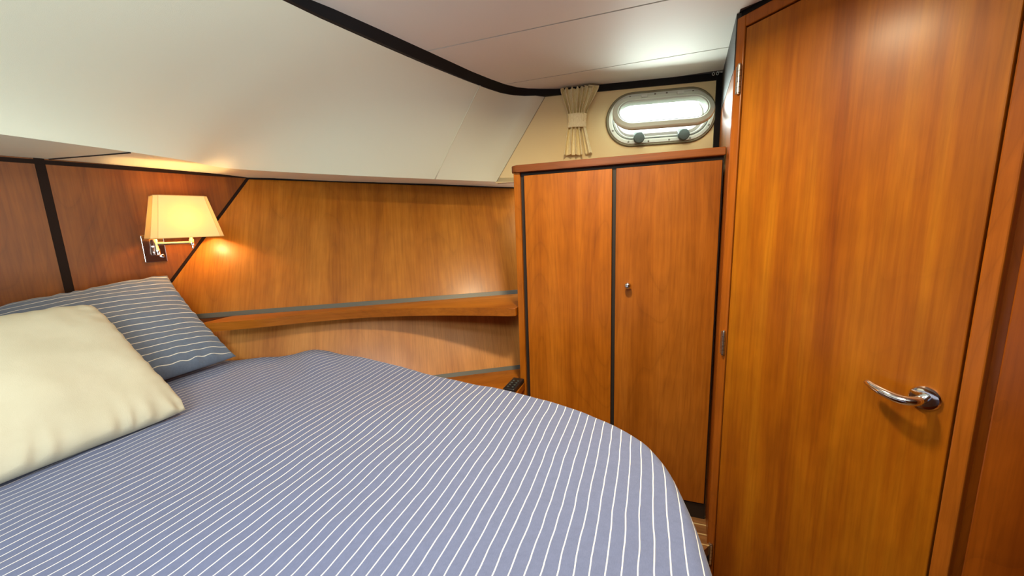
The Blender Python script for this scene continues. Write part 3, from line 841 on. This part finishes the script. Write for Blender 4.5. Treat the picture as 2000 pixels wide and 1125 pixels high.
bm = bmesh.new()
tube(bm, [END + Vector((0,0,z)) for z in (1.190,1.193,1.197,1.203,1.207,1.232,1.236,1.262)], [.002,.004,.0045,.004,.009,.009,.006,.006], 18)
build('end_joint', bm, M_chrome, lamp, smooth=True, autosmooth=40)
bm = bmesh.new()
tube(bm, [LC + Vector((0,0,z)) for z in (1.250,1.255,1.285,1.290)], [.012,.015,.015,.012], 18)
tube(bm, [END + Vector((0,0,1.258)), LC + Vector((0,0,1.258))], .005, 10)
build('bulb_holder', bm, M_white, lamp, smooth=True, autosmooth=40)
def emis(name, col, s):
    m = bpy.data.materials.new(name); m.use_nodes = True; nt = m.node_tree; nt.nodes.clear()
    o = N(nt, 'ShaderNodeOutputMaterial'); e = N(nt, 'ShaderNodeEmission'); e.inputs[0].default_value = (*col, 1); e.inputs[1].default_value = s
    nt.links.new(e.outputs[0], o.inputs[0]); return m
bm = bmesh.new()
lathe(bm, [(.011,0),(.013,.01),(.018,.024),(.019,.034),(.015,.046),(.007,.052),(0,.053)], frame_M(LC + Vector((0,0,1.290)), (1,0,0), (0,1,0), (0,0,1)), 20)
bulb = build('bulb', bm, M_glass, lamp, smooth=True)

# ------------------------------------------------------------------ bed
ZB = .70
bed = thing('bed', (-1.0, .1, -.22), 'double berth base and mattress hidden under the striped bedspread', 'bed')
# outline of the spread, clockwise from the headboard corner
OUT = [(-2.16,.50),(-2.06,.80),(-1.97,1.00),(-1.85,1.075),(-1.70,1.125),(-1.56,1.205),(-1.47,1.27),(-1.405,1.295),(-1.27,1.30),(-1.05,1.265),(-.85,1.22),(-.667,1.175),(-.48,1.145),(-.301,1.108),(-.19,1.070),(-.095,1.024),(-.04,.985),(.010,.935),(.045,.880),(.066,.830),(.085,.760),(.100,.690),(.111,.620),(.118,.54),(.120,.40),(.115,.15),(.10,-.15),(.06,-.45),(-.04,-.70),(-.25,-.86),(-.6,-.95),(-1.1,-1.0),(-1.6,-1.02),(-2.2,-1.0),(-2.50,-.95),(-2.50,-.6),(-2.36,-.1)]
def closed_cr(P, k):
    out = []; n = len(P)
    for i in range(n):
        p = [Vector((*P[(i+j) % n], 0)) for j in (-1, 0, 1, 2)]
        for s in range(k):
            t = s / k
            out.append(.5 * ((2 * p[1]) + (p[2] - p[0]) * t + (2 * p[0] - 5 * p[1] + 4 * p[2] - p[3]) * t * t + (3 * p[1] - p[0] - 3 * p[2] + p[3]) * t ** 3))
    return out
OC = closed_cr(OUT, 16)
nO = len(OC)
def onorm(i):
    d = OC[(i+2) % nO] - OC[i-2]; d.normalize(); n = Vector((d.y, -d.x, 0)); 
    return n
cen = Vector((-1.1, .15, 0))
sg = 1 if onorm(0).dot(OC[0] - cen) > 0 else -1
ONR = [onorm(i) * sg for i in range(nO)]
RR = .030
def lumps(x, y):
    v = Vector((x, y, .3))
    z = .0048 * noise.noise(v * 3.1) + .0034 * noise.noise(v * 7.3) + .0016 * noise.noise(v * 17)
    # soft rucks at the far corner by the hull panel
    d = math.hypot(x + 1.36, y - 1.20); z += .009 * math.exp(-(d/.13)**2) + .006 * math.sin(24*(x*.75+y*.9)) * math.exp(-(d/.22)**2)
    return z
bm = bmesh.new(); uvl = bm.loops.layers.uv.new('UVMap'); uvd = {}
def addv(co, uv):
    v = bm.verts.new(co); uvd[v] = uv; return v
c0 = addv((cen.x, cen.y, ZB + lumps(cen.x, cen.y)), (cen.x, cen.y))
rings = []
NS = 90
for s in range(1, NS + 1):
    f = s / NS
    ring = []
    for i in range(nO):
        p = cen + (OC[i] - ONR[i]*RR - cen) * f
        ring.append(addv((p.x, p.y, ZB + lumps(p.x, p.y)), (p.x, p.y)))
    rings.append(ring)
for k in range(1, 9):
    a = PI/2 * k/8; ring = []
    for i in range(nO):
        e = OC[i] - ONR[i]*RR; p = e + ONR[i]*RR*math.sin(a); arc = RR*a
        ring.append(addv((p.x, p.y, ZB + lumps(e.x, e.y) - RR*(1-math.cos(a))), (e.x + ONR[i].x*arc, e.y + ONR[i].y*arc)))
    rings.append(ring)
for k in range(1, 14):
    ring = []
    for i in range(nO):
        dz = .022*k
        # along the hull the cloth is tucked in short, following the lean of the panel
        tk = max(0, min(1, (-.45 - OC[i].x) / .3)) * max(0, min(1, (ONR[i].y - .2) / .3))
        dz *= 1 - .55 * tk
        e = OC[i] - ONR[i]*RR; arc = RR*PI/2 + dz
        w = .010*(k/13) * math.sin(i*.21 + 1.5*math.sin(i*.05))
        p = OC[i] + ONR[i]*((w - .02*(k/13))*(1 - tk) - .64*dz*tk)
        ring.append(addv((p.x, p.y, ZB - RR - dz + lumps(e.x, e.y)*(1-k/13)), (e.x + ONR[i].x*arc, e.y + ONR[i].y*arc)))
    rings.append(ring)
for i in range(nO): bm.faces.new((c0, rings[0][i], rings[0][(i+1) % nO]))
for a, b_ in zip(rings, rings[1:]):
    for i in range(nO):
        k = (i+1) % nO; bm.faces.new((a[i], a[k], b_[k], b_[i]))
for f in bm.faces:
    for l in f.loops: l[uvl].uv = uvd[l.vert]
sp_ = build('bedspread', bm, M_spread, smooth=True)
tag(sp_, 'blue bedspread with thin white stripes covering the rounded berth', 'bedspread')
def scaled_outline(inset, z0, z1, name, mat):
    bm = bmesh.new(); pts = [OC[i] - ONR[i]*inset for i in range(0, nO, 6)]
    prism(bm, [(p.x, p.y, z0) for p in pts], (0, 0, z1 - z0))
    return build(name, bm, mat, bed)
scaled_outline(.13, .50, ZB - .02, 'mattress', M_cream)
scaled_outline(.36, -.22, .498, 'bed_base', M_shelf)

# ------------------------------------------------------------------ pillows
def pillow(name, TL, TR, BR, BL, th, mat, seed, label, uvscale, wr=.004, sag=.03, npts=90, power=.38, edge=.03, rnd=.0, wb=1.0):
    TL, TR, BR, BL = map(Vector, (TL, TR, BR, BL))
    nrm = (TR - TL).cross(BL - TL).normalized()
    if nrm.dot(Vector((1, -.6, .4))) < 0: nrm = -nrm
    bm = bmesh.new(); uvl = bm.loops.layers.uv.new('UVMap'); uvd = {}
    W_ = ((TR-TL).length + (BR-BL).length)/2; H_ = ((TL-BL).length + (TR-BR).length)/2
    sides = []
    for side in (1, -1):
        g = []
        for j in range(npts + 1):
            row = []
            for i in range(npts + 1):
                u = i/npts; v = j/npts
                uu, vv = 2*u-1, 2*v-1
                # concave edges: pull the sides in between the corners
                cu_ = uu * (1 - edge*(1-vv*vv)*abs(uu)**3); cv = vv * (1 - edge*(1-uu*uu)*abs(vv)**3)
                q_ = 1 - rnd * (uu*vv)**6; cu_ *= q_; cv *= q_
                a, b_ = (cu_+1)/2, (cv+1)/2
                p = TL.lerp(TR, a).lerp(BL.lerp(BR, a), b_)
                h = ((1-uu**2)*(1-vv**2))
                h = max(h, 0)**power
                q = Vector((u*3.2, v*3.2, seed))
                e = (1-h)
                w = noise.noise(q*1.4)*.012*h + wr*noise.noise(Vector((u*14, v*14, seed+3)))*min(1, h*3)*(.35 + e)
                # gathers running in from the seams
                w += wr*1.3*(wb if vv > 0 else .6)*math.sin(uu*32 + 9*noise.noise(Vector((u*5, v*2, seed))))*math.exp(-((1-abs(vv))/.15)**1.2)*min(1, h*4)
                w += wr*1.0*math.sin(vv*34 + 5*noise.noise(Vector((u*2, v*6, seed+9))))*math.exp(-((1-abs(uu))/.09)**1.2)*min(1, h*4)
                hh = th/2*h + w
                if side == -1: hh = th/2*h*.8
                key = (i, j)
                p = p + nrm*hh*side
                p.z -= sag*h*0
                row.append((p, (u*W_*uvscale[0], (1-v)*H_*uvscale[1])))
            g.append(row)
        sides.append(g)
    vg = []
    for si, g in enumerate(sides):
        rows = []
        for j, row in enumerate(g):
            r = []
            for i, (p, uv) in enumerate(row):
                if si == 1 and (i in (0, npts) or j in (0, npts)): r.append(vg[0][j][i]); continue
                vv_ = bm.verts.new(p); uvd[vv_] = uv; r.append(vv_)
            rows.append(r)
        vg.append(rows)
    for si, rows in enumerate(vg):
        for j in range(npts):
            for i in range(npts):
                f = (rows[j][i], rows[j][i+1], rows[j+1][i+1], rows[j+1][i])
                bm.faces.new(f if si == 0 else f[::-1])
    for f in bm.faces:
        for l in f.loops:
            x, y = uvd[l.vert]; l[uvl].uv = (y, x)
    o = build(name, bm, mat, smooth=True)
    return tag(o, label, 'pillow')
p1 = pillow('striped_pillow', (-2.125,.36,.985), (-1.960,1.045,1.083), (-1.640,1.065,.735), (-1.66,.33,.735), .17, M_pcase, 2.0,
            'dark blue pillow with thin pale stripes leaning on the bulkhead under the lamp', (1,1), wr=.005, edge=.05)
p2 = pillow('cream_pillow', (-1.69,.17,1.045), (-1.695,.690,1.045), (-1.335,.712,.708), (-1.375,.10,.708), .17, M_cream, 7.0,
            'plain cream cushion propped in front of the striped pillow', (1,1), wr=.0022, edge=.045, rnd=.045, wb=3.4)

# ------------------------------------------------------------------ camera
cam = bpy.data.cameras.new('camera'); co = bpy.data.objects.new('camera', cam); COL.objects.link(co)
yaw, pit, rol = map(math.radians, (19.6, 9.62, 2.1))
f_ = Vector((-math.sin(yaw)*math.cos(pit), math.cos(yaw)*math.cos(pit), -math.sin(pit)))
r0 = Vector((math.cos(yaw), math.sin(yaw), 0)); u0 = r0.cross(f_)
Rv = r0*math.cos(rol) - u0*math.sin(rol); Uv = Rv.cross(f_)
m = Matrix((Rv, Uv, -f_)).transposed().to_4x4(); m.translation = Vector((0, 0, 1.25))
co.matrix_world = m
cam.sensor_fit = 'HORIZONTAL'; cam.sensor_width = 36; cam.lens = 36*740/2000; cam.clip_start = .02
bpy.context.scene.camera = co

# ------------------------------------------------------------------ lights
def area(name, loc, aim, size, power, col, sy=None, spread=None):
    l = bpy.data.lights.new(name, 'AREA'); l.energy = power; l.color = col; l.size = size
    if sy: l.shape = 'RECTANGLE'; l.size_y = sy
    if spread: l.spread = math.radians(spread)
    o = bpy.data.objects.new(name, l); COL.objects.link(o); o.location = loc
    o.rotation_euler = (Vector(aim) - Vector(loc)).to_track_quat('-Z', 'Y').to_euler()
    return o
def point(name, loc, power, col, r):
    l = bpy.data.lights.new(name, 'POINT'); l.energy = power; l.color = col; l.shadow_soft_size = r
    o = bpy.data.objects.new(name, l); COL.objects.link(o); o.location = loc; return o
point('lamp_bulb_light', LC + Vector((0,0,1.318)), 3.9, (1,.60,.24), .02)
area('ceiling_spot_light', (-.14,.93,1.855), (-.20,.98,0), .12, 16, (1,.82,.52), spread=165)
area('deck_hatch_daylight', (-.45,-.35,1.85), (-.6,.1,.6), .62, 24, (.90,1.0,.98), .62, spread=155)
area('coaming_fill_light', (.95,-.75,1.0), (-1.9,-.05,1.8), .9, 21, (.88,1.0,.97), 1.1, spread=78)  # added unseen area light, aimed up to brighten the cream coaming
area('door_fill_light', (.12,.30,1.845), (.40,.75,.9), .22, 5, (1,.85,.56), spread=165)  # added unseen fill below the ceiling, brightens the door
area('sky_glow_at_porthole', port_pt(PC_T, 1.62, -.35), port_pt(PC_T, 1.75, 1), .6, 38, (.90,1,.93), .4)

w = bpy.data.worlds.new('World'); bpy.context.scene.world = w; w.use_nodes = True
bg = w.node_tree.nodes['Background']; bg.inputs[0].default_value = (.93,.98,1,1); bg.inputs[1].default_value = 3.0

s = bpy.context.scene
s.view_settings.view_transform = 'Standard'; s.view_settings.look = 'None'; s.view_settings.gamma = 1
s.view_settings.use_curve_mapping = False; s.view_settings.exposure = 0
s.cycles.max_bounces = 10; s.cycles.diffuse_bounces = 6; s.cycles.transparent_max_bounces = 8
